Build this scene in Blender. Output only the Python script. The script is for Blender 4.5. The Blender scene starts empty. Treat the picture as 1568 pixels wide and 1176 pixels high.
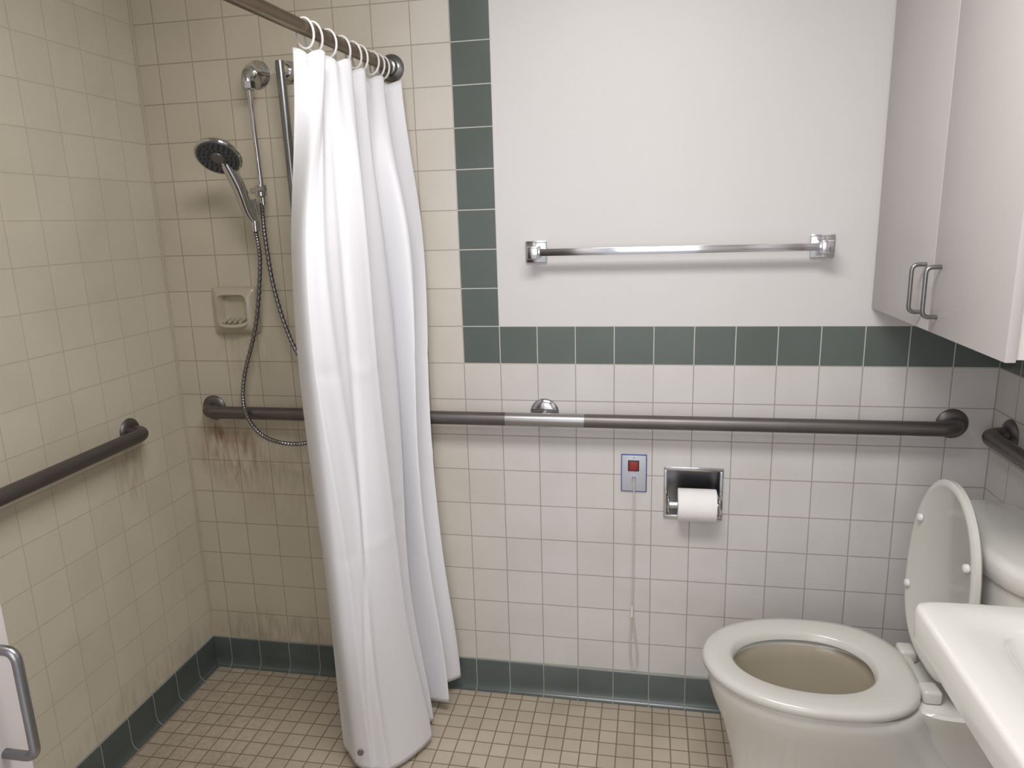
import bpy, bmesh, math, random
from mathutils import Vector, Matrix
random.seed(4)
T=0.1095; ZB=1.0762; HB=0.104; XL=-0.946; XR=13*T; YF=-2.36; ZC=2.44
sc=bpy.context.scene
try:
    sc.view_settings.view_transform='Standard'; sc.view_settings.look='None'
except Exception: pass
def lin(c):
    return tuple(((v/255)/12.92 if v/255<=.04045 else ((v/255+.055)/1.055)**2.4) for v in c)+(1,)
# ---------------------------------------------------------------- materials
def newmat(name):
    m=bpy.data.materials.new(name); m.use_nodes=True
    return m,m.node_tree,m.node_tree.nodes['Principled BSDF']
def mat(name,col,rough=.5,metal=0,noise=0,nscale=8,bump=0,bscale=60,coat=0,trans=0,sss=0,emit=None,alpha=None):
    m,nt,b=newmat(name)
    b.inputs['Base Color'].default_value=lin(col); b.inputs['Roughness'].default_value=rough
    b.inputs['Metallic'].default_value=metal
    if coat: b.inputs['Coat Weight'].default_value=coat; b.inputs['Coat Roughness'].default_value=.08
    tc=nt.nodes.new('ShaderNodeTexCoord')
    if noise:
        n=nt.nodes.new('ShaderNodeTexNoise'); n.inputs['Scale'].default_value=nscale; n.inputs['Detail'].default_value=4
        nt.links.new(tc.outputs['Object'],n.inputs['Vector'])
        mx=nt.nodes.new('ShaderNodeMix'); mx.data_type='RGBA'
        a=lin(col); mx.inputs[6].default_value=a
        mx.inputs[7].default_value=tuple(max(0,v*(1-noise)) for v in a[:3])+(1,)
        nt.links.new(n.outputs['Fac'],mx.inputs[0]); nt.links.new(mx.outputs[2],b.inputs['Base Color'])
    if bump:
        n2=nt.nodes.new('ShaderNodeTexNoise'); n2.inputs['Scale'].default_value=bscale; n2.inputs['Detail'].default_value=3
        nt.links.new(tc.outputs['Object'],n2.inputs['Vector'])
        bp=nt.nodes.new('ShaderNodeBump'); bp.inputs['Strength'].default_value=bump; bp.inputs['Distance'].default_value=.002
        nt.links.new(n2.outputs['Fac'],bp.inputs['Height']); nt.links.new(bp.outputs[0],b.inputs['Normal'])
    if emit: b.inputs['Emission Color'].default_value=lin(emit[0]); b.inputs['Emission Strength'].default_value=emit[1]
    return m
def tile(name,axes,off,c1,c2,grout,pitch=T,mortar=.0016,rough=.28,c_shade=None,shade_range=(-.45,.25),bump=.5,dirt=.0,stains=()):
    m,nt,b=newmat(name); N=nt.nodes.new; L=nt.links.new
    tc=N('ShaderNodeTexCoord'); sx=N('ShaderNodeSeparateXYZ'); L(tc.outputs['Object'],sx.inputs[0])
    cb=N('ShaderNodeCombineXYZ')
    for i in range(2):
        ad=N('ShaderNodeMath'); ad.operation='SUBTRACT'; ad.inputs[1].default_value=off[i]-20*pitch
        L(sx.outputs['XYZ'.index(axes[i])],ad.inputs[0]); L(ad.outputs[0],cb.inputs[i])
    def brick():
        k=N('ShaderNodeTexBrick'); k.offset=0; k.squash=1
        k.inputs['Scale'].default_value=1; k.inputs['Brick Width'].default_value=pitch; k.inputs['Row Height'].default_value=pitch
        k.inputs['Mortar Size'].default_value=mortar; k.inputs['Mortar Smooth'].default_value=.25
        L(cb.outputs[0],k.inputs['Vector']); return k
    k=brick(); k.inputs['Color1'].default_value=lin(c1); k.inputs['Color2'].default_value=lin(c2); k.inputs['Mortar'].default_value=lin(grout)
    col=k.outputs['Color']
    if c_shade:
        k2=brick(); k2.inputs['Color1'].default_value=lin(c_shade[0]); k2.inputs['Color2'].default_value=lin(c_shade[1]); k2.inputs['Mortar'].default_value=lin(c_shade[2])
        mr=N('ShaderNodeMapRange'); mr.inputs['From Min'].default_value=shade_range[0]; mr.inputs['From Max'].default_value=shade_range[1]
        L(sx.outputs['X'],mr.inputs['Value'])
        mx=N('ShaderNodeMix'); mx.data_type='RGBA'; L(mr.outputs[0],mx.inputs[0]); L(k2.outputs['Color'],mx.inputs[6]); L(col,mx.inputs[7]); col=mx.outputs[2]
    n=N('ShaderNodeTexNoise'); n.inputs['Scale'].default_value=5; n.inputs['Detail'].default_value=5
    L(tc.outputs['Object'],n.inputs['Vector'])
    hs=N('ShaderNodeMix'); hs.data_type='RGBA'; hs.blend_type='MULTIPLY'; hs.inputs[7].default_value=(.84-dirt,.83-dirt,.80-dirt,1)
    fr=N('ShaderNodeMapRange'); fr.inputs['From Min'].default_value=.45; fr.inputs['From Max'].default_value=.8; fr.inputs['To Max'].default_value=.6
    L(n.outputs['Fac'],fr.inputs['Value']); L(fr.outputs[0],hs.inputs[0]); L(col,hs.inputs[6])
    colr=hs.outputs[2]
    for (c0,c1_,ra,rb,amt,scol) in stains:      # local rust / grime patches on the surface
        d=[]
        for i,(cc,rr_) in enumerate(((c0,ra),(c1_,rb))):
            s_=N('ShaderNodeMath'); s_.operation='SUBTRACT'; s_.inputs[1].default_value=cc; L(sx.outputs['XYZ'.index(axes[i])],s_.inputs[0])
            q=N('ShaderNodeMath'); q.operation='DIVIDE'; q.inputs[1].default_value=rr_; L(s_.outputs[0],q.inputs[0])
            p=N('ShaderNodeMath'); p.operation='MULTIPLY'; L(q.outputs[0],p.inputs[0]); L(q.outputs[0],p.inputs[1]); d.append(p)
        su=N('ShaderNodeMath'); L(d[0].outputs[0],su.inputs[0]); L(d[1].outputs[0],su.inputs[1])
        mr=N('ShaderNodeMapRange'); mr.interpolation_type='SMOOTHSTEP'; mr.inputs['From Min'].default_value=0; mr.inputs['From Max'].default_value=1; mr.inputs['To Min'].default_value=1; mr.inputs['To Max'].default_value=0
        L(su.outputs[0],mr.inputs['Value'])
        mp=N('ShaderNodeMapping'); mp.inputs['Scale'].default_value=(60,60,14); L(tc.outputs['Object'],mp.inputs[0])
        nz=N('ShaderNodeTexNoise'); nz.inputs['Scale'].default_value=1; L(mp.outputs[0],nz.inputs['Vector'])
        nr=N('ShaderNodeMapRange'); nr.inputs['From Min'].default_value=.35; nr.inputs['From Max'].default_value=.75; nr.inputs['To Max'].default_value=amt; L(nz.outputs['Fac'],nr.inputs['Value'])
        ml=N('ShaderNodeMath'); ml.operation='MULTIPLY'; L(mr.outputs[0],ml.inputs[0]); L(nr.outputs[0],ml.inputs[1])
        st=N('ShaderNodeMix'); st.data_type='RGBA'; st.inputs[7].default_value=lin(scol); L(ml.outputs[0],st.inputs[0]); L(colr,st.inputs[6]); colr=st.outputs[2]
    L(colr,b.inputs['Base Color'])
    inv=N('ShaderNodeMath'); inv.operation='SUBTRACT'; inv.inputs[0].default_value=1; L(k.outputs['Fac'],inv.inputs[1])
    n2=N('ShaderNodeTexNoise'); n2.inputs['Scale'].default_value=14; L(tc.outputs['Object'],n2.inputs['Vector'])
    ma=N('ShaderNodeMath'); ma.operation='MULTIPLY_ADD'; ma.inputs[1].default_value=.35; L(n2.outputs['Fac'],ma.inputs[0]); L(inv.outputs[0],ma.inputs[2])
    bp=N('ShaderNodeBump'); bp.inputs['Strength'].default_value=bump; bp.inputs['Distance'].default_value=.0015
    L(ma.outputs[0],bp.inputs['Height']); L(bp.outputs[0],b.inputs['Normal'])
    rr=N('ShaderNodeMath'); rr.operation='MULTIPLY_ADD'; rr.inputs[1].default_value=.5; rr.inputs[2].default_value=rough; L(k.outputs['Fac'],rr.inputs[0]); L(rr.outputs[0],b.inputs['Roughness'])
    return m
WHT_WARM_LIT=((208,201,184),(213,206,189),(196,187,168))  # same tile as the back wall, with warm light put into its colour
WHT=((212,209,208),(208,205,203),(168,161,156))
GRN=((96,104,101),(90,98,95),(190,190,184))
M_tb=tile('tile_back','XZ',(0,ZB),*WHT,c_shade=((205,196,178),(200,191,173),(168,157,137)),  # beige blend toward the shower puts its dim warm light into the colour
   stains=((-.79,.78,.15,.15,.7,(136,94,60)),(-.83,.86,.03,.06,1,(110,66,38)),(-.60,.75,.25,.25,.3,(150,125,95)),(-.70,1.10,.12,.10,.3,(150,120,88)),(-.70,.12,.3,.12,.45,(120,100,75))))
M_tl=tile('tile_left','YZ',(0,ZB),*WHT_WARM_LIT,stains=((-.27,.80,.07,.12,.45,(150,120,85)),(-.3,.1,.5,.12,.3,(130,110,85))))
M_tr=tile('tile_right','YZ',(0,ZB),*WHT)
M_gb=tile('green_back','XZ',(0,ZB),*GRN,rough=.22)
M_gl=tile('green_left','YZ',(0,ZB),*GRN,rough=.22)
M_base_b=tile('green_base_back','XZ',(0,HB-T),(90,98,96),(80,88,86),(150,150,142),rough=.25,dirt=.2)
M_base_l=tile('green_base_left','YZ',(0,HB-T),(86,93,91),(76,83,81),(150,150,142),rough=.25,dirt=.2)
M_fl=tile('floor_tile','XY',(0,0),(190,178,160),(178,166,149),(130,116,100),pitch=.0508,mortar=.0021,rough=.4,dirt=.1,
   stains=((-.75,-.3,.35,.5,.4,(124,102,78)),(-.2,-.5,.5,.3,.2,(130,106,80))))
M_paint=mat('wall_paint',(212,210,210),.42,noise=.05,nscale=3,bump=.25,bscale=40)
M_ceil=mat('ceiling_paint',(225,223,220),.8,bump=.1)
M_cab=mat('cabinet_laminate',(194,188,187),.4,noise=.03,bump=.05)
M_edge=mat('cabinet_edge',(216,210,206),.5,noise=.03)
M_chrome=mat('chrome',(205,205,208),.12,1)
M_chrome2=mat('satin_chrome',(150,150,152),.28,1,noise=.2,nscale=20)
M_sleeve=mat('worn_steel_sleeve',(172,170,170),.32,.9,noise=.15,nscale=15)
M_grab=mat('grab_bar_steel',(122,117,117),.42,.85,noise=.25,nscale=12)
M_brass=mat('aged_rod',(128,112,92),.38,.9,noise=.35,nscale=25)
M_porc=mat('porcelain',(212,211,206),.12,coat=.5,noise=.02)
M_seat=mat('seat_plastic',(203,202,196),.22,coat=.2,noise=.02)
M_bowl_shade=mat('bowl_inner_shade',(176,166,148),.2,noise=.15)  # shade inside the bowl, put into the porcelain colour
M_curt=mat('curtain_vinyl',(226,226,231),.5,noise=.02,bump=.15,bscale=18)
M_whitep=mat('white_plastic',(224,223,221),.35,noise=.02)
M_paper=mat('toilet_paper',(238,236,236),.9,bump=.5,bscale=80)
M_plate=mat('steel_plate',(196,200,212),.4,.25,noise=.06)
M_blue=mat('plate_border',(60,90,160),.4,noise=.05)
M_red=mat('red_rocker',(150,48,38),.4,noise=.1)
M_dark=mat('dark_rubber',(45,45,48),.5,noise=.1)
M_soap=mat('soap_dish_ceramic',(194,184,164),.25,noise=.08,coat=.2)
M_cord=mat('pull_cord',(205,198,186),.8,noise=.05)
M_sprayface=mat('spray_face',(95,97,102),.3,.4,noise=.1)
M_lamp=mat('lamp_glass',(255,250,240),.4,emit=((255,250,240),3))
# ---------------------------------------------------------------- helpers
def empty(name,loc=(0,0,0)):
    e=bpy.data.objects.new(name,None); sc.collection.objects.link(e); e.empty_display_size=.05
    e.location=loc; return e
def mk(name,V,F,mats,parent=None,smooth=True,fm=None,angle=40):
    me=bpy.data.meshes.new(name); me.from_pydata([tuple(v) for v in V],[],F); me.validate()
    if not isinstance(mats,(list,tuple)): mats=[mats]
    for m in mats: me.materials.append(m)
    if fm:
        for p,i in zip(me.polygons,fm): p.material_index=i
    bm=bmesh.new(); bm.from_mesh(me)
    bmesh.ops.recalc_face_normals(bm,faces=bm.faces); bm.to_mesh(me); bm.free()
    o=bpy.data.objects.new(name,me); sc.collection.objects.link(o)
    if smooth:
        for p in me.polygons: p.use_smooth=True
        try: me.set_sharp_from_angle(angle=math.radians(angle))
        except Exception: pass
    if parent: 
        o.parent=parent; o.matrix_parent_inverse=Matrix.Translation(-Vector(parent.location))
    return o
def box(name,lo,hi,m,parent=None,bev=0.0,seg=2,rot=None,piv=None):
    bm=bmesh.new(); bmesh.ops.create_cube(bm,size=1)
    c=[(a+b)/2 for a,b in zip(lo,hi)]; s=[abs(b-a) for a,b in zip(lo,hi)]
    for v in bm.verts: v.co=Vector((v.co.x*s[0]+c[0],v.co.y*s[1]+c[1],v.co.z*s[2]+c[2]))
    if bev: bmesh.ops.bevel(bm,geom=list(bm.edges),offset=bev,segments=seg,affect='EDGES',profile=.5)
    if rot: bmesh.ops.rotate(bm,cent=Vector(piv or c),matrix=rot,verts=bm.verts)
    bm.normal_update()
    V=[v.co.copy() for v in bm.verts]; F=[[v.index for v in f.verts] for f in bm.faces]; bm.free()
    return mk(name,V,F,m,parent,smooth=bev>0)
def fillet(P,r,n=8):
    P=[Vector(p) for p in P]; out=[P[0]]
    for i in range(1,len(P)-1):
        a=(P[i-1]-P[i]); b=(P[i+1]-P[i]); ra=min(r,a.length*.49 if i>1 else a.length*.95,b.length*.49 if i<len(P)-2 else b.length*.95)
        A=P[i]+a.normalized()*ra; Bq=P[i]+b.normalized()*ra
        for k in range(n+1):
            t=k/n; out.append(A*(1-t)**2+P[i]*2*t*(1-t)+Bq*t*t)
    out.append(P[-1]); return out
def smooth_path(P,n=10):
    P=[Vector(p) for p in P]; out=[]
    Q=[P[0]*2-P[1]]+P+[P[-1]*2-P[-2]]
    for i in range(1,len(Q)-2):
        for k in range(n):
            t=k/n
            out.append(.5*((2*Q[i])+(Q[i+1]-Q[i-1])*t+(2*Q[i-1]-5*Q[i]+4*Q[i+1]-Q[i+2])*t*t+(3*Q[i]-Q[i-1]-3*Q[i+1]+Q[i+2])*t**3))
    out.append(P[-1]); return out
def sweep(name,P,r,m,parent=None,seg=20,cap=True,sq=None):
    P=[Vector(p) for p in P]; V=[];F=[]; n=len(P)
    t0=(P[1]-P[0]).normalized(); up=Vector((0,0,1)) if abs(t0.z)<.9 else Vector((0,1,0))
    a=t0.cross(up).normalized()
    for i in range(n):
        t=(P[min(i+1,n-1)]-P[max(i-1,0)]).normalized()
        a=(a-t*a.dot(t)).normalized(); b=t.cross(a)
        rr=r[i] if isinstance(r,(list,tuple)) else r
        for k in range(seg):
            an=2*math.pi*k/seg; V.append(P[i]+a*(rr*math.cos(an))+b*(rr*math.sin(an)))
    for i in range(n-1):
        for k in range(seg):
            F.append([i*seg+k,i*seg+(k+1)%seg,(i+1)*seg+(k+1)%seg,(i+1)*seg+k])
    if cap: F.append(list(range(seg))[::-1]); F.append([(n-1)*seg+k for k in range(seg)])
    return mk(name,V,F,m,parent)
def lathe(name,prof,org,axis,m,parent=None,seg=32):
    ax=Vector(axis).normalized(); up=Vector((0,0,1)) if abs(ax.z)<.9 else Vector((1,0,0))
    a=ax.cross(up).normalized(); b=ax.cross(a); V=[];F=[]; n=len(prof); org=Vector(org)
    for (h,r) in prof:
        for k in range(seg):
            an=2*math.pi*k/seg; V.append(org+ax*h+a*(r*math.cos(an))+b*(r*math.sin(an)))
    for i in range(n-1):
        for k in range(seg): F.append([i*seg+k,i*seg+(k+1)%seg,(i+1)*seg+(k+1)%seg,(i+1)*seg+k])
    F.append(list(range(seg))[::-1]); F.append([(n-1)*seg+k for k in range(seg)])
    return mk(name,V,F,m,parent,angle=35)
def loft(name,rings,mats,parent=None,capb=True,capt=True,fm=None,angle=50):
    N=len(rings[0]); V=[v for r in rings for v in r]; F=[]; FM=[]
    for i in range(len(rings)-1):
        for k in range(N):
            F.append([i*N+k,i*N+(k+1)%N,(i+1)*N+(k+1)%N,(i+1)*N+k]); FM.append(fm[i] if fm else 0)
    if capb: F.append(list(range(N))[::-1]); FM.append(fm[0] if fm else 0)
    if capt: F.append([(len(rings)-1)*N+k for k in range(N)]); FM.append(fm[-1] if fm else 0)
    return mk(name,V,F,mats,parent,fm=FM,angle=angle)
def srect(cx,cy,hx,hy,z,e=6,N=64):
    out=[]
    for k in range(N):
        a=2*math.pi*k/N; c,s=math.cos(a),math.sin(a)
        out.append(Vector((cx+hx*math.copysign(abs(c)**(2/e),c),cy+hy*math.copysign(abs(s)**(2/e),s),z)))
    return out
def quads(name,rects,mats,plane,c,parent=None):
    V=[];F=[];FM=[]
    for a0,b0,a1,b1,mi in rects:
        i=len(V)
        for a,b in ((a0,b0),(a1,b0),(a1,b1),(a0,b1)):
            V.append({'y':(a,c,b),'x':(c,a,b),'z':(a,b,c)}[plane])
        F.append([i,i+1,i+2,i+3]); FM.append(mi)
    me=bpy.data.meshes.new(name); me.from_pydata(V,[],F)
    for m in mats: me.materials.append(m)
    for p,i in zip(me.polygons,FM): p.material_index=i
    o=bpy.data.objects.new(name,me); sc.collection.objects.link(o); return o
# ---------------------------------------------------------------- room shell
HX0,HX1,HZ0,HZ1=.592,.738,.632,.768     # recess opening for the paper holder
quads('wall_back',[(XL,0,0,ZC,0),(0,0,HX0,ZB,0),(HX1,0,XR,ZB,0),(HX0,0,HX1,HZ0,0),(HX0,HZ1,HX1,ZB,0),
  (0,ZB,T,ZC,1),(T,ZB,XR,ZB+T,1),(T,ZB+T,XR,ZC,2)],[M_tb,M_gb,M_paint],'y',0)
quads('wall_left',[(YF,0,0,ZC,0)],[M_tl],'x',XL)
quads('wall_right',[(YF,0,0,ZB,0),(YF,ZB,0,ZB+T,1),(YF,ZB+T,0,ZC,2)],[M_tr,M_gl,M_paint],'x',XR)
quads('floor',[(XL,YF,XR,0,0)],[M_fl],'z',0)
quads('ceiling',[(XL,YF,XR,0,0)],[M_ceil],'z',ZC)
DX0,DX1=-.205,.93
quads('wall_front',[(XL,0,DX0,ZC,0),(DX1,0,XR,ZC,0),(DX0,2.1,DX1,ZC,0)],[M_paint],'y',YF)
# cove baseboards: profile extruded
def cove(name,a,b,nrm,m):
    prof=[(0,HB),(.006,HB-.001),(.009,HB-.006),(.009,.03),(.012,.014),(.02,.004),(.028,.0005)]
    a=Vector(a);b=Vector(b);nrm=Vector(nrm);V=[];F=[]
    for P in (a,b):
        for d,z in prof: V.append(P+nrm*d+Vector((0,0,z)))
    n=len(prof)
    for i in range(n-1): F.append([i,i+1,n+i+1,n+i])
    return mk(name,V,F,m,angle=60)
cove('baseboard_back',(XL,0,0),(XR,0,0),(0,-1,0),M_base_b)
cove('baseboard_left',(XL,YF,0),(XL,0,0),(1,0,0),M_base_l)
cove('baseboard_right',(XR,YF,0),(XR,0,0),(-1,0,0),M_base_l)
# caulk beads
sweep('trim_1',[(XL+.002,-.002,HB),(XL+.002,-.002,ZC)],.004,M_soap,seg=8)
# ---------------------------------------------------------------- door + pull
door=empty('door_1',(-.18,-1.9,0))
box('leaf',(-.20,YF+.02,.01),(-.16,-1.42,2.06),M_cab,door,bev=.002)
def dpull(par,base,out,L,axis=(0,0,1),r=.0045,so=.03,m=M_chrome2,name='pull'):
    b=Vector(base);o=Vector(out);A=Vector(axis)
    P=fillet([b-A*L/2,b-A*L/2+o*so,b+A*L/2+o*so,b+A*L/2],.014,6)
    return sweep(name,P,r,m,par,seg=14)
dpull(door,(-.16,-1.450,.988),(1,0,0),.130,r=.0055,so=.040)
# ---------------------------------------------------------------- wall cabinet
cab=empty('wall_cabinet',(1.26,-.37,1.235))
XC=1.103; ZK=1.233
box('carcass',(XC+.018,-.737,ZK+.004),(XR-.002,-.002,2.30),M_edge,cab,bev=.001)
box('door_leaf_far',(XC,-.3990,ZK),(XC+.017,-.004,2.30),M_cab,cab,bev=.0015)
box('door_leaf_near',(XC,-.741,ZK),(XC+.017,-.4020,2.30),M_cab,cab,bev=.0015)
dpull(cab,(XC,-.360,1.318),(-1,0,0),.10,so=.028,name='pull_far')
dpull(cab,(XC,-.441,1.318),(-1,0,0),.10,so=.028,name='pull_near')
# ---------------------------------------------------------------- grab bars
def flange(name,org,nrm,m,par,r=.04):
    lathe(name,[(0.0005,r),(.003,r),(.008,r*.9),(.012,r*.6),(.012,.001)],org,nrm,m,par)
def grab(name,a,b,nrm,so=.058,r=.0195,z=.93):
    a=Vector(a);b=Vector(b);n=Vector(nrm)
    e=empty(name,(a+b)/2)
    sweep('bar',fillet([a+n*.003,a+n*so,b+n*so,b+n*.003],.045,10),r,M_grab,e,seg=24)
    flange('flange_1',a,n,M_grab,e); flange('flange_2',b,n,M_grab,e); return e
g1=grab('grab_bar',(-.83,0,.925),(1.325,0,.925),(0,-1,0))
sweep('sleeve',[(.132,-.058,.925),(.358,-.058,.925)],.0200,M_sleeve,g1,seg=28)
flange('centre_flange',(.237,0,.932),(0,-1,0),M_chrome,g1,r=.042)
sweep('centre_post',[(.237,0,.925),(.237,-.058,.925)],.014,M_grab,g1)
grab('grab_bar',(XL,-.25,.915),(XL,-1.25,.905),(1,0,0))
grab('grab_bar',(XR,-.10,.925),(XR,-.70,.925),(-1,0,0))
# ---------------------------------------------------------------- towel bar
tb=empty('towel_bar',(.6,0,1.39))
for i,x in enumerate((.222,.972)):
    box('flange_%d'%i,(x-.03,-.009,1.365),(x+.03,-.0005,1.425),M_chrome,tb,bev=.003)
    box('post_%d'%i,(x-.016,-.075,1.378),(x+.016,-.006,1.412),M_chrome,tb,bev=.004)
box('rail',(.222,-.066,1.386),(.972,-.056,1.405),M_chrome,tb,bev=.001)
# ---------------------------------------------------------------- emergency call plate
cp=empty('emergency_call_switch',(.5,0,.755))
box('border',(.459,-.004,.698),(.533,-.0005,.812),M_blue,cp,bev=.001)
box('plate',(.4615,-.0065,.7005),(.5305,-.003,.8095),M_plate,cp,bev=.002)
box('red_button',(.482,-.012,.765),(.508,-.006,.792),M_red,cp,bev=.002)
box('button_frame',(.479,-.008,.762),(.511,-.0055,.795),M_dark,cp,bev=.001)
lathe('eyelet',[(0,.006),(.008,.005),(.012,.003)],(.496,-.006,.742),(0,-1,0),M_chrome,cp,seg=16)
for z in (.803,.707): lathe('screw',[(0,.003),(.0015,.0025)],(.496,-.006,z),(0,-1,0),M_chrome,cp,seg=12)
sweep('cord',smooth_path([(.496,-.018,.742),(.497,-.02,.72),(.4965,-.017,.5),(.495,-.016,.33)]),.0019,M_cord,cp,seg=8)
sweep('cord_tip',[(.495,-.016,.335),(.494,-.016,.30)],[.003,.0045],M_whitep,cp,seg=10)
sweep('cord_loop',smooth_path([(.494,-.016,.30),(.490,-.016,.22),(.492,-.016,.15),(.502,-.016,.128),(.512,-.016,.15),(.506,-.016,.22),(.4965,-.016,.30)]),.0019,M_cord,cp,seg=8)
# ---------------------------------------------------------------- paper holder
tp=empty('toilet_paper_holder',(.665,0,.7))
for nm,lo,hi in (('frame_top',(.582,-.006,HZ1),(.748,-.0005,.779)),('frame_bottom',(.582,-.006,.621),(.748,-.0005,HZ0)),
                 ('frame_left',(.582,-.006,.6315),(HX0,-.0005,.7685)),('frame_right',(HX1,-.006,.6315),(.748,-.0005,.7685))):
    box(nm,lo,hi,M_chrome,tp,bev=.002)
d=.07
c=[(HX0,0,HZ0),(HX1,0,HZ0),(HX1,0,HZ1),(HX0,0,HZ1),(HX0,d,HZ0),(HX1,d,HZ0),(HX1,d,HZ1),(HX0,d,HZ1)]
mk('recess',c,[[0,1,5,4],[1,2,6,5],[2,3,7,6],[3,0,4,7],[4,5,6,7]],M_chrome2,tp,smooth=False)
box('ear_left',(HX0+.001,-.05,.655),(HX0+.006,.02,.695),M_chrome,tp,bev=.002)
box('ear_right',(HX1-.006,-.05,.655),(HX1-.001,.02,.695),M_chrome,tp,bev=.002)
sweep('spindle',[(HX0+.004,-.03,.675),(HX1-.004,-.03,.675)],.012,M_chrome,tp)
def annulus(name,x0,x1,cy,cz,ri,ro,m,par,N=48):
    prof=[(x0,ri),(x0,ro-.002),(x0+.002,ro),(x1-.002,ro),(x1,ro-.002),(x1,ri)]
    V=[];F=[]
    for x,r in prof:
        for k in range(N):
            a=2*math.pi*k/N; V.append((x,cy+r*math.cos(a),cz+r*math.sin(a)))
    n=len(prof)
    for i in range(n):
        j=(i+1)%n
        for k in range(N): F.append([i*N+k,i*N+(k+1)%N,j*N+(k+1)%N,j*N+k])
    return mk(name,V,F,m,par)
annulus('paper_roll',.621,.728,-.03,.675,.02,.047,M_paper,tp)
# ---------------------------------------------------------------- soap dish
sd=empty('soap_dish',(-.71,0,1.235))
def ring_xz(cx,cz,hx,hz,y,e,N=48):
    return [Vector((p.x,y,p.y)) for p in srect(cx,cz,hx,hz,0,e,N)]
cx,cz=-.712,1.237
SR=[ring_xz(cx,cz,.074,.072,-.0005,14),ring_xz(cx,cz,.074,.072,-.010,14),ring_xz(cx,cz,.070,.068,-.016,12),
    ring_xz(cx,cz,.052,.054,-.030,7),ring_xz(cx,cz,.048,.050,-.031,6),ring_xz(cx,cz+.002,.044,.046,-.026,6),ring_xz(cx,cz+.004,.038,.038,-.006,5),ring_xz(cx,cz+.004,.028,.026,-.002,4)]
loft('dish',SR,M_soap,sd)
for i in range(4):
    x=cx-.027+i*.018
    sweep('ridge_%d'%i,[(x,-.004,cz-.026),(x,-.036,cz-.032)],.005,M_soap,sd,seg=10)
sweep('lip',smooth_path([(cx-.046,-.022,cz-.034),(cx-.035,-.038,cz-.042),(cx,-.044,cz-.045),(cx+.035,-.038,cz-.042),(cx+.046,-.022,cz-.034)],6),.006,M_soap,sd,seg=12)
# ---------------------------------------------------------------- shower set
sh=empty('shower_set',(-.57,0,1.9))
X1=-.565; Z1=1.905
lathe('supply_flange',[(.0005,.038),(.005,.038),(.014,.030),(.03,.024),(.045,.022)],(X1,0,Z1),(0,-1,0),M_chrome,sh)
sweep('supply_elbow',fillet([(X1,-.03,Z1),(X1,-.065,Z1),(X1+.003,-.065,Z1-.05)],.03),.016,M_chrome,sh)
lathe('elbow_nut',[(0,.020),(.018,.020),(.022,.014)],(X1+.003,-.065,Z1-.03),(0,0,-1),M_chrome,sh,seg=8)
sweep('riser_tube',[(X1+.003,-.065,Z1-.04),(X1+.012,-.065,1.545)],.007,M_chrome,sh)
lathe('clamp',[(0,.016),(.03,.016),(.034,.010)],(X1+.008,-.065,1.60),(0,0,-1),M_chrome,sh)
sweep('clamp_arm',[(X1-.02,-.065,1.585),(X1+.03,-.085,1.59)],.008,M_chrome,sh)
lathe('holder_cup',[(0,.019),(.03,.021),(.045,.019)],(X1-.006,-.095,1.515),(-.12,-.1,1),M_chrome,sh)
X2=-.468
lathe('slide_flange',[(.0005,.03),(.006,.03),(.014,.022),(.03,.019)],(X2,0,Z1),(0,-1,0),M_chrome,sh)
sweep('slide_mount',[(X2,-.01,Z1),(X2,-.058,Z1)],.016,M_chrome,sh)
sweep('slide_bar',[(X2,-.055,Z1+.02),(X2+.014,-.055,1.05)],.0125,M_chrome2,sh)
lathe('slide_flange_low',[(.0005,.03),(.006,.03),(.014,.022),(.045,.019)],(X2+.014,0,1.07),(0,-1,0),M_chrome,sh)
H=Vector((-.603,-.185,1.672)); nrm=Vector((.10,-.66,-.74)).normalized()
Hb=Vector((X1-.002,-.10,1.50))
neck=H-nrm*.02
sweep('handle',smooth_path([Hb,Hb+Vector((-.010,-.012,.03)),(neck+Hb)/2+Vector((.004,.0,.0)),neck+(Hb-neck).normalized()*.03,neck],8),
      [.013+.005*math.sin(min(1,i/32)*math.pi) for i in range(33)],M_chrome,sh)
lathe('head_shell',[(-.030,.012),(-.026,.028),(-.014,.052),(-.002,.061),(.004,.062),(.007,.059)],H,nrm,M_chrome,sh,seg=40)
lathe('spray_plate',[(.0055,.057),(.0085,.055),(.0085,.001)],H,nrm,M_sprayface,sh,seg=40)
lathe('spray_centre',[(.008,.018),(.0105,.016),(.0105,.001)],H,nrm,M_chrome2,sh,seg=30)
ta=nrm.cross(Vector((0,0,1))).normalized(); tb2=nrm.cross(ta)
V=[];F=[]
for rr,cnt in ((.025,12),(.036,16),(.047,22)):
    for k in range(cnt):
        a=2*math.pi*k/cnt; c0=H+ta*rr*math.cos(a)+tb2*rr*math.sin(a)
        i0=len(V)
        for h in (.008,.0115):
            for q in range(6):
                b_=q*math.pi/3; V.append(c0+nrm*h+ta*.0025*math.cos(b_)+tb2*.0025*math.sin(b_))
        for q in range(6): F.append([i0+q,i0+(q+1)%6,i0+6+(q+1)%6,i0+6+q])
        F.append([i0+6+q for q in range(6)])
mk('nozzles',V,F,M_dark,sh,smooth=False)
hp=smooth_path([Hb,Hb+Vector((.002,-.002,-.03)),(-.572,-.085,1.38),(-.615,-.07,1.20),(-.672,-.07,1.04),(-.672,-.085,.94),(-.61,-.11,.872),(-.51,-.12,.850),(-.43,-.11,.875),(-.37,-.09,1.0)],40)
hp2=smooth_path([(X1+.008,-.068,1.55),(X1+.012,-.075,1.45),(-.543,-.07,1.30),(-.505,-.07,1.15),(-.44,-.08,1.04),(-.40,-.09,1.0),(-.37,-.09,1.0)],40)
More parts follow.
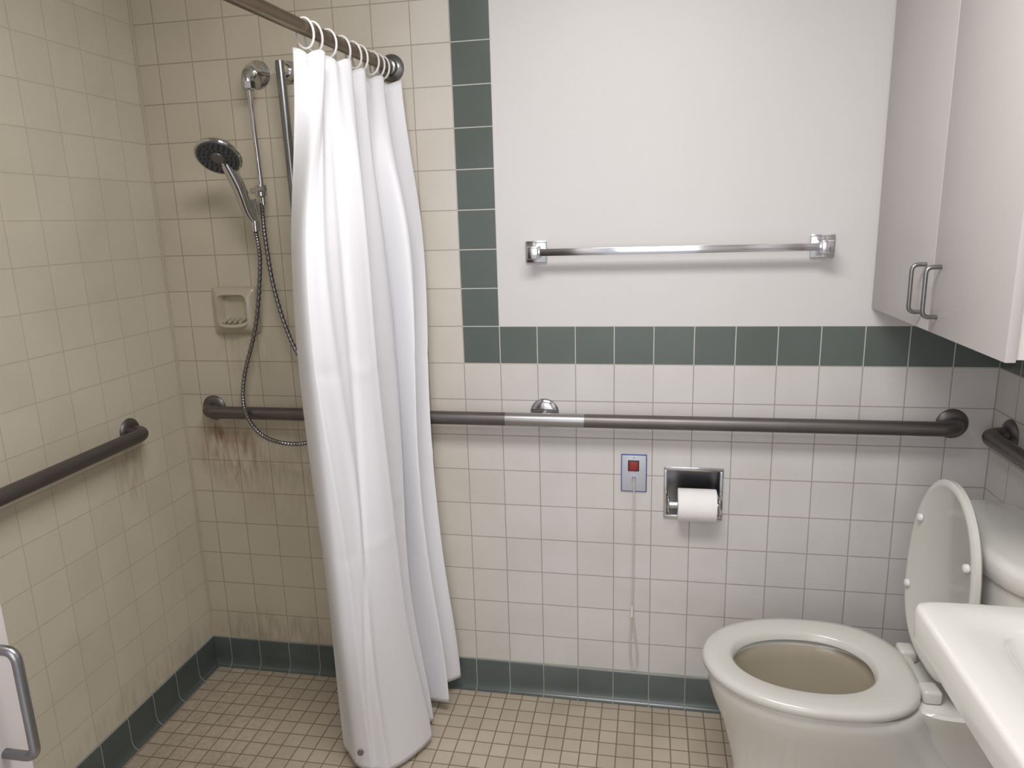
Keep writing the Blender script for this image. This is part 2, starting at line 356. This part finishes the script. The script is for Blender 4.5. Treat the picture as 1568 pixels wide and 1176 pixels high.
for nm,h in (('hose_down',hp),('hose_up',hp2)):
    sweep(nm,h,[.0062+.0010*math.sin(i*1.6) for i in range(len(h))],M_chrome2,sh,seg=12)
lathe('hose_nut',[(0,.011),(.03,.012)],Hb+Vector((.003,-.002,-.028)),(0,0,1),M_chrome,sh,seg=12)
# ---------------------------------------------------------------- curtain rod (L-shaped, second leg to the left wall) + curtain
rod=empty('shower_curtain_rod',(-.16,-.7,1.87))
XRd=-.168; YR=-1.33
def rz(y): return 1.897+.036*y
sweep('tube',fillet([(XRd,-.002,rz(0)),(XRd,YR,rz(YR)),(XL+.002,YR,rz(YR))],.14,14),.0145,M_brass,rod,seg=24)
lathe('wall_flange',[(.0005,.036),(.004,.036),(.010,.031),(.014,.022),(.03,.020),(.032,.015)],(XRd,0,rz(0)),(0,-1,0),M_chrome2,rod)
lathe('wall_flange_left',[(.0005,.036),(.004,.036),(.010,.031),(.014,.022),(.03,.020),(.032,.015)],(XL,YR,rz(YR)),(1,0,0),M_chrome2,rod)
cu=empty('shower_curtain',(-.18,-.3,0))
LV=[(0,[(-.185,-.55),(-.148,-.51),(-.165,-.45),(-.135,-.39),(-.19,-.33),(-.150,-.27),(-.185,-.21),(-.145,-.15),(-.18,-.09),(-.122,-.045)]),
    (.22,[(-.252,-.52),(-.170,-.60),(-.128,-.53),(-.094,-.45),(-.150,-.34),(-.125,-.26),(-.150,-.20),(-.085,-.20),(-.13,-.11),(-.094,-.045)]),
    (.5,[(-.250,-.51),(-.178,-.58),(-.136,-.51),(-.094,-.42),(-.165,-.31),(-.130,-.24),(-.165,-.19),(-.086,-.21),(-.140,-.125),(-.082,-.095)]),
    (.75,[(-.272,-.45),(-.205,-.53),(-.142,-.48),(-.088,-.38),(-.165,-.28),(-.125,-.22),(-.160,-.17),(-.078,-.19),(-.125,-.12),(-.072,-.085)]),
    (1,[(-.300,-.37),(-.235,-.430),(-.150,-.420),(-.075,-.30),(-.135,-.235),(-.095,-.21),(-.155,-.15),(-.055,-.15),(-.100,-.10),(-.042,-.05)])]
def cr(P,u):
    n=len(P)-1; x=min(max(u*n,0),n-1e-6); i=int(x); t=x-i
    g=lambda k: P[min(max(k,0),n)]
    return tuple(.5*((2*b)+(c-a)*t+(2*a-5*b+4*c-d)*t*t+(3*b-a-3*c+d)*t**3) for a,b,c,d in zip(g(i-1),g(i),g(i+1),g(i+2)))
NS,NT=300,130
V=[];F=[]
ts=[l[0] for l in LV]
def crease(v,w):   # narrow soft crease profile
    return math.exp(-(v/w)**2)
for j in range(NT+1):
    t=j/NT
    for q in range(len(ts)-1):
        if t<=ts[q+1]: break
    u=(t-ts[q])/(ts[q+1]-ts[q]); q0=max(q-1,0); q3=min(q+2,len(ts)-1)
    for i in range(NS+1):
        s=i/NS
        pts=[cr(LV[k][1],s) for k in (q0,q,q+1,q3)]
        a,b,c,dd=pts
        x,y=[.5*((2*b[m])+(c[m]-a[m])*u+(2*a[m]-5*b[m]+4*c[m]-dd[m])*u*u+(3*b[m]-a[m]-3*c[m]+dd[m])*u**3) for m in (0,1)]
        top=max(0,1-t/.12)
        x+=.008*top*math.sin(2*math.pi*9*s)+.0030*math.sin(23*s+6*t)*(1-top)+.002*math.sin(41*s-9*t+1.3)*t+.004*math.sin(11*t+5*s)
        y+=.004*math.sin(17*s+9*t)+.002*math.sin(37*s+13*t)
        # long diagonal drape creases on the near panel
        k=0
        for s0,sl,w_,am in ((.17,.05,.012,.006),(.25,-.06,.012,-.006),(.10,.07,.012,.004),(.31,.04,.015,.005),(.60,-.05,.015,.005),(.80,.04,.015,.005)):
            k+=am*crease(s-(s0+sl*t+.006*math.sin(7*t+s0*20)),w_)*min(1,3*t+.2)
        # small horizontal packaging wrinkles
        k+=.0022*math.exp(-((t-.36-.05*s)/.008)**2)*math.sin(30*s)+.002*math.exp(-((t-.63+.06*s)/.008)**2)*math.sin(26*s+1)
        x+=k*.85; y-=k*.5
        ztop=rz(y)-.040-.005*(1-math.cos(2*math.pi*9*s))
        e=max(0,(s-.45)/.55); zbot=.030+.028*e*e+.008*math.sin(9*s)-.022*math.exp(-((s-.24)/.09)**2)
        z=ztop+(zbot-ztop)*t
        lim=-.084 if .88<z<.97 else -.02
        V.append((x,min(y,lim),z))
for j in range(NT):
    for i in range(NS):
        p=j*(NS+1)+i; F.append([p,p+1,p+NS+2,p+NS+1])
co=mk('sheet',V,F,M_curt,cu,angle=180)
so=co.modifiers.new('thick','SOLIDIFY'); so.thickness=.0012
lathe('hem_weight',[(0,.009),(.003,.008)],(-.215,-.456,.095),(.25,-1,0),M_chrome2,cu,seg=16)
for s in (.05,.13,.27,.42,.55,.63,.78,.86,.93):
    y=-.55+.51*s; z=rz(y); P=[]; tl=(random.random()-.4)*1.2
    for k in range(25):
        an=2*math.pi*k/24; P.append((XRd+.020*math.sin(an),y+.012*math.cos(an)*tl,z-.010+.029*math.cos(an)))
    sweep('ring_%d'%int(s*100),P,.0026,M_whitep,cu,seg=8,cap=False)
# ---------------------------------------------------------------- toilet
to=empty('toilet',(1.05,-.385,0)); YC=-.385
def egg(xc,af,ar,b,z,yc=YC,N=72,er=2.6,ef=2.05):
    out=[]
    for k in range(N):
        a=2*math.pi*k/N; c,s=math.cos(a),math.sin(a); e=er if c>0 else ef
        cc=math.copysign(abs(c)**(2/e),c); ss=math.copysign(abs(s)**(2/e),s)
        out.append(Vector((xc+(ar if c>0 else af)*cc,yc+b*ss,z)))
    return out
rings=[egg(1.05,.300,.26,.122,.001,er=4,ef=2.6),egg(1.05,.300,.26,.122,.02,er=4,ef=2.6),egg(1.05,.292,.26,.114,.05,er=4,ef=2.5),egg(1.04,.284,.26,.112,.14,er=4,ef=2.3),
 egg(1.02,.278,.26,.124,.20,er=3.5,ef=2.2),egg(.98,.256,.25,.145,.27),egg(.955,.255,.24,.165,.33),egg(.94,.253,.235,.178,.375),egg(.935,.250,.235,.182,.400),egg(.935,.246,.23,.178,.408),
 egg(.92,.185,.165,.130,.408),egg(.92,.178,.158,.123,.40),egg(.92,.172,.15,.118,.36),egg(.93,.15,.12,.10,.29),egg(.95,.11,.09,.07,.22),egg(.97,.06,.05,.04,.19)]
loft('bowl',rings,[M_porc,M_bowl_shade],to,fm=[0]*11+[1]*4)
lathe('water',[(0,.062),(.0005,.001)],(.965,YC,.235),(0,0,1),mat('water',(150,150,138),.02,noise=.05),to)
dk=[srect(1.27,YC,.13,.085,.16,4),srect(1.27,YC,.135,.095,.28,4),srect(1.275,YC,.14,.125,.36,5),srect(1.265,YC,.15,.135,.39,5),srect(1.265,YC,.15,.14,.405,5),srect(1.265,YC,.145,.135,.412,5)]
loft('deck',dk,M_porc,to)
def ringseat(z0,z1):
    return [egg(.93,.250,.215,.186,z0),egg(.93,.256,.221,.191,z0+.006),egg(.93,.256,.221,.191,z1-.008),egg(.93,.250,.216,.186,z1-.001),egg(.93,.235,.20,.172,z1+.001),
            egg(.92,.185,.155,.128,z1-.001,er=2.2),egg(.92,.176,.148,.120,z1-.006,er=2.2),egg(.92,.172,.144,.116,z0+.004,er=2.2),egg(.92,.178,.150,.122,z0,er=2.2)]
rs=ringseat(.413,.438)
loft('seat',rs+[rs[0]],M_seat,to,capb=False,capt=False)
box('hinge_bar',(1.135,YC-.085,.416),(1.165,YC+.085,.432),M_seat,to,bev=.005)
for i,yy in enumerate((YC-.078,YC+.078)):
    box('hinge_%d'%i,(1.140,yy-.022,.412),(1.180,yy+.022,.445),M_seat,to,bev=.008,seg=3)
hz=.440; hx=1.160
lr=[egg(.93,.220,.212,.172,.444),egg(.93,.226,.219,.179,.448),egg(.93,.226,.219,.179,.458),egg(.93,.216,.209,.171,.464),egg(.93,.15,.13,.11,.467)]
inner=[egg(.93,.206,.199,.159,.4475),egg(.93,.210,.203,.163,.444)]
rings=inner+lr
rot=Matrix.Translation((hx,0,hz))@Matrix.Rotation(math.radians(93),4,'Y')@Matrix.Translation((-hx,0,-hz))
loft('lid',[[rot@v for v in r] for r in rings],M_seat,to)
for i,(x,yy) in enumerate(((.84,.132),(.84,-.132),(1.02,.146),(1.02,-.146))):
    p=rot@Vector((x,YC+yy,.446)); d=(rot.to_3x3()@Vector((0,0,-1)))
    lathe('bumper_%d'%i,[(0,.010),(.007,.009),(.009,.006)],p,d,M_whitep,to,seg=14)
TX=1.317; TY=-.405
tk=[srect(TX,TY,.075,.165,.405,4),srect(TX,TY,.083,.180,.43,4),srect(TX,TY,.092,.200,.70,3.6),srect(TX,TY,.094,.202,.745,3.6)]
loft('tank',tk,M_porc,to)
tl=[srect(TX,TY,.096,.206,.740,3.4),srect(TX,TY,.102,.214,.748,3.4),srect(TX,TY,.102,.214,.778,3.4),srect(TX,TY,.098,.208,.789,3.4),srect(TX,TY,.080,.19,.796,3.4)]
loft('tank_lid',tl,M_porc,to)
lathe('lever_hub',[(0,.014),(.012,.012)],(1.228,TY+.11,.70),(-1,0,0),M_chrome,to,seg=18)
sweep('lever',[(1.217,TY+.11,.70),(1.212,TY+.05,.69)],[.006,.008],M_chrome,to,seg=12)
for i,yy in enumerate((-.118,.118)):
    lathe('bolt_cap_%d'%i,[(0,.014),(.012,.012),(.018,.006)],(1.12,YC+yy,.0205),(0,0,1),M_whitep,to,seg=16)
# ---------------------------------------------------------------- sink
sk=empty('wall_sink',(1.2,-1.05,.8)); sx,sy=1.197,-1.050
r_=[srect(1.30,sy,.08,.09,.665,4),srect(1.29,sy,.10,.13,.70,4),srect(1.275,sy,.125,.17,.745,5),srect(1.265,sy,.14,.19,.777,6),srect(sx+.006,sy,.208,.228,.7775,16),srect(sx,sy,.2235,.238,.783,18),srect(sx,sy,.2245,.238,.834,18),
    srect(sx,sy,.221,.235,.8405,18),srect(sx,sy,.215,.228,.8425,16),srect(sx,sy,.140,.168,.8415,5),srect(sx,sy,.133,.160,.836,4.5),srect(sx,sy,.115,.142,.775,4),srect(sx,sy,.09,.11,.735,3),srect(sx,sy,.025,.025,.728,2)]
loft('basin',r_,M_porc,sk)
lathe('drain',[(0,.022),(.003,.02)],(sx,sy,.7285),(0,0,1),M_chrome,sk)
box('faucet_base',(1.352,sy-.09,.8425),(1.405,sy+.09,.862),M_chrome,sk,bev=.006)
sweep('spout',smooth_path([(1.378,sy,.86),(1.372,sy,.91),(1.335,sy,.93),(1.275,sy,.905)],8),.012,M_chrome,sk)
for i,yy in enumerate((-.065,.065)):
    lathe('handle_%d'%i,[(0,.018),(.025,.016),(.03,.022),(.045,.02)],(1.378,sy+yy,.86),(0,0,1),M_chrome,sk,seg=12)
sweep('trap',fillet([(1.29,sy,.67),(1.29,sy,.50),(1.35,sy,.50),(1.35,sy,.56),(XR-.003,sy,.56)],.03),.018,M_chrome,sk)
# ---------------------------------------------------------------- ceiling lamp
LX,LY=.42,-1.32
cl=empty('ceiling_lamp',(LX,LY,2.42))
box('lamp_pan',(LX-.46,LY-.27,ZC-.03),(LX+.46,LY+.27,ZC-.001),M_whitep,cl,bev=.004)
box('lamp_diffuser',(LX-.43,LY-.24,ZC-.055),(LX+.43,LY+.24,ZC-.0305),M_lamp,cl,bev=.01)
def area(name,loc,tgt,size,power,col):
    l=bpy.data.lights.new(name,'AREA'); l.energy=power; l.color=col; l.shape='RECTANGLE' ; l.size=size[0]; l.size_y=size[1]
    o=bpy.data.objects.new(name,l); sc.collection.objects.link(o); o.location=loc
    o.rotation_euler=(Vector(tgt)-Vector(loc)).to_track_quat('-Z','Y').to_euler(); return o
area('ceiling_light',(LX,LY,2.37),(LX,LY+.01,0),(.84,.46),25,(1,.98,.965))
area('doorway_fill',(.45,-2.9,1.7),(.40,0,.9),(1.1,1.6),13,(.96,.965,1))  # unseen soft fill, added outside the door opening
w=bpy.data.worlds.new('world'); sc.world=w; w.use_nodes=True
w.node_tree.nodes['Background'].inputs[0].default_value=(.86,.88,.92,1); w.node_tree.nodes['Background'].inputs[1].default_value=.85
# ---------------------------------------------------------------- camera
f,cxx,cyy,czz,yaw,pitch,roll=[1103.3653,.5333,-2.0195,1.4822,-.1915,.2231,-.029]
cy,sy_=math.cos(yaw),math.sin(yaw);cpp,spp=math.cos(pitch),math.sin(pitch)
fwd=Vector((sy_*cpp,cy*cpp,-spp)); right=Vector((cy,-sy_,0)); up=right.cross(fwd)
r2=right*math.cos(roll)+up*math.sin(roll); u2=-right*math.sin(roll)+up*math.cos(roll)
cd=bpy.data.cameras.new('camera'); cam=bpy.data.objects.new('camera',cd); sc.collection.objects.link(cam)
cd.sensor_width=36; cd.sensor_fit='HORIZONTAL'; cd.lens=36*f/1568; cd.clip_start=.02
M=Matrix((r2,u2,-fwd)).transposed().to_4x4(); M.translation=(cxx,cyy,czz); cam.matrix_world=M
sc.camera=cam
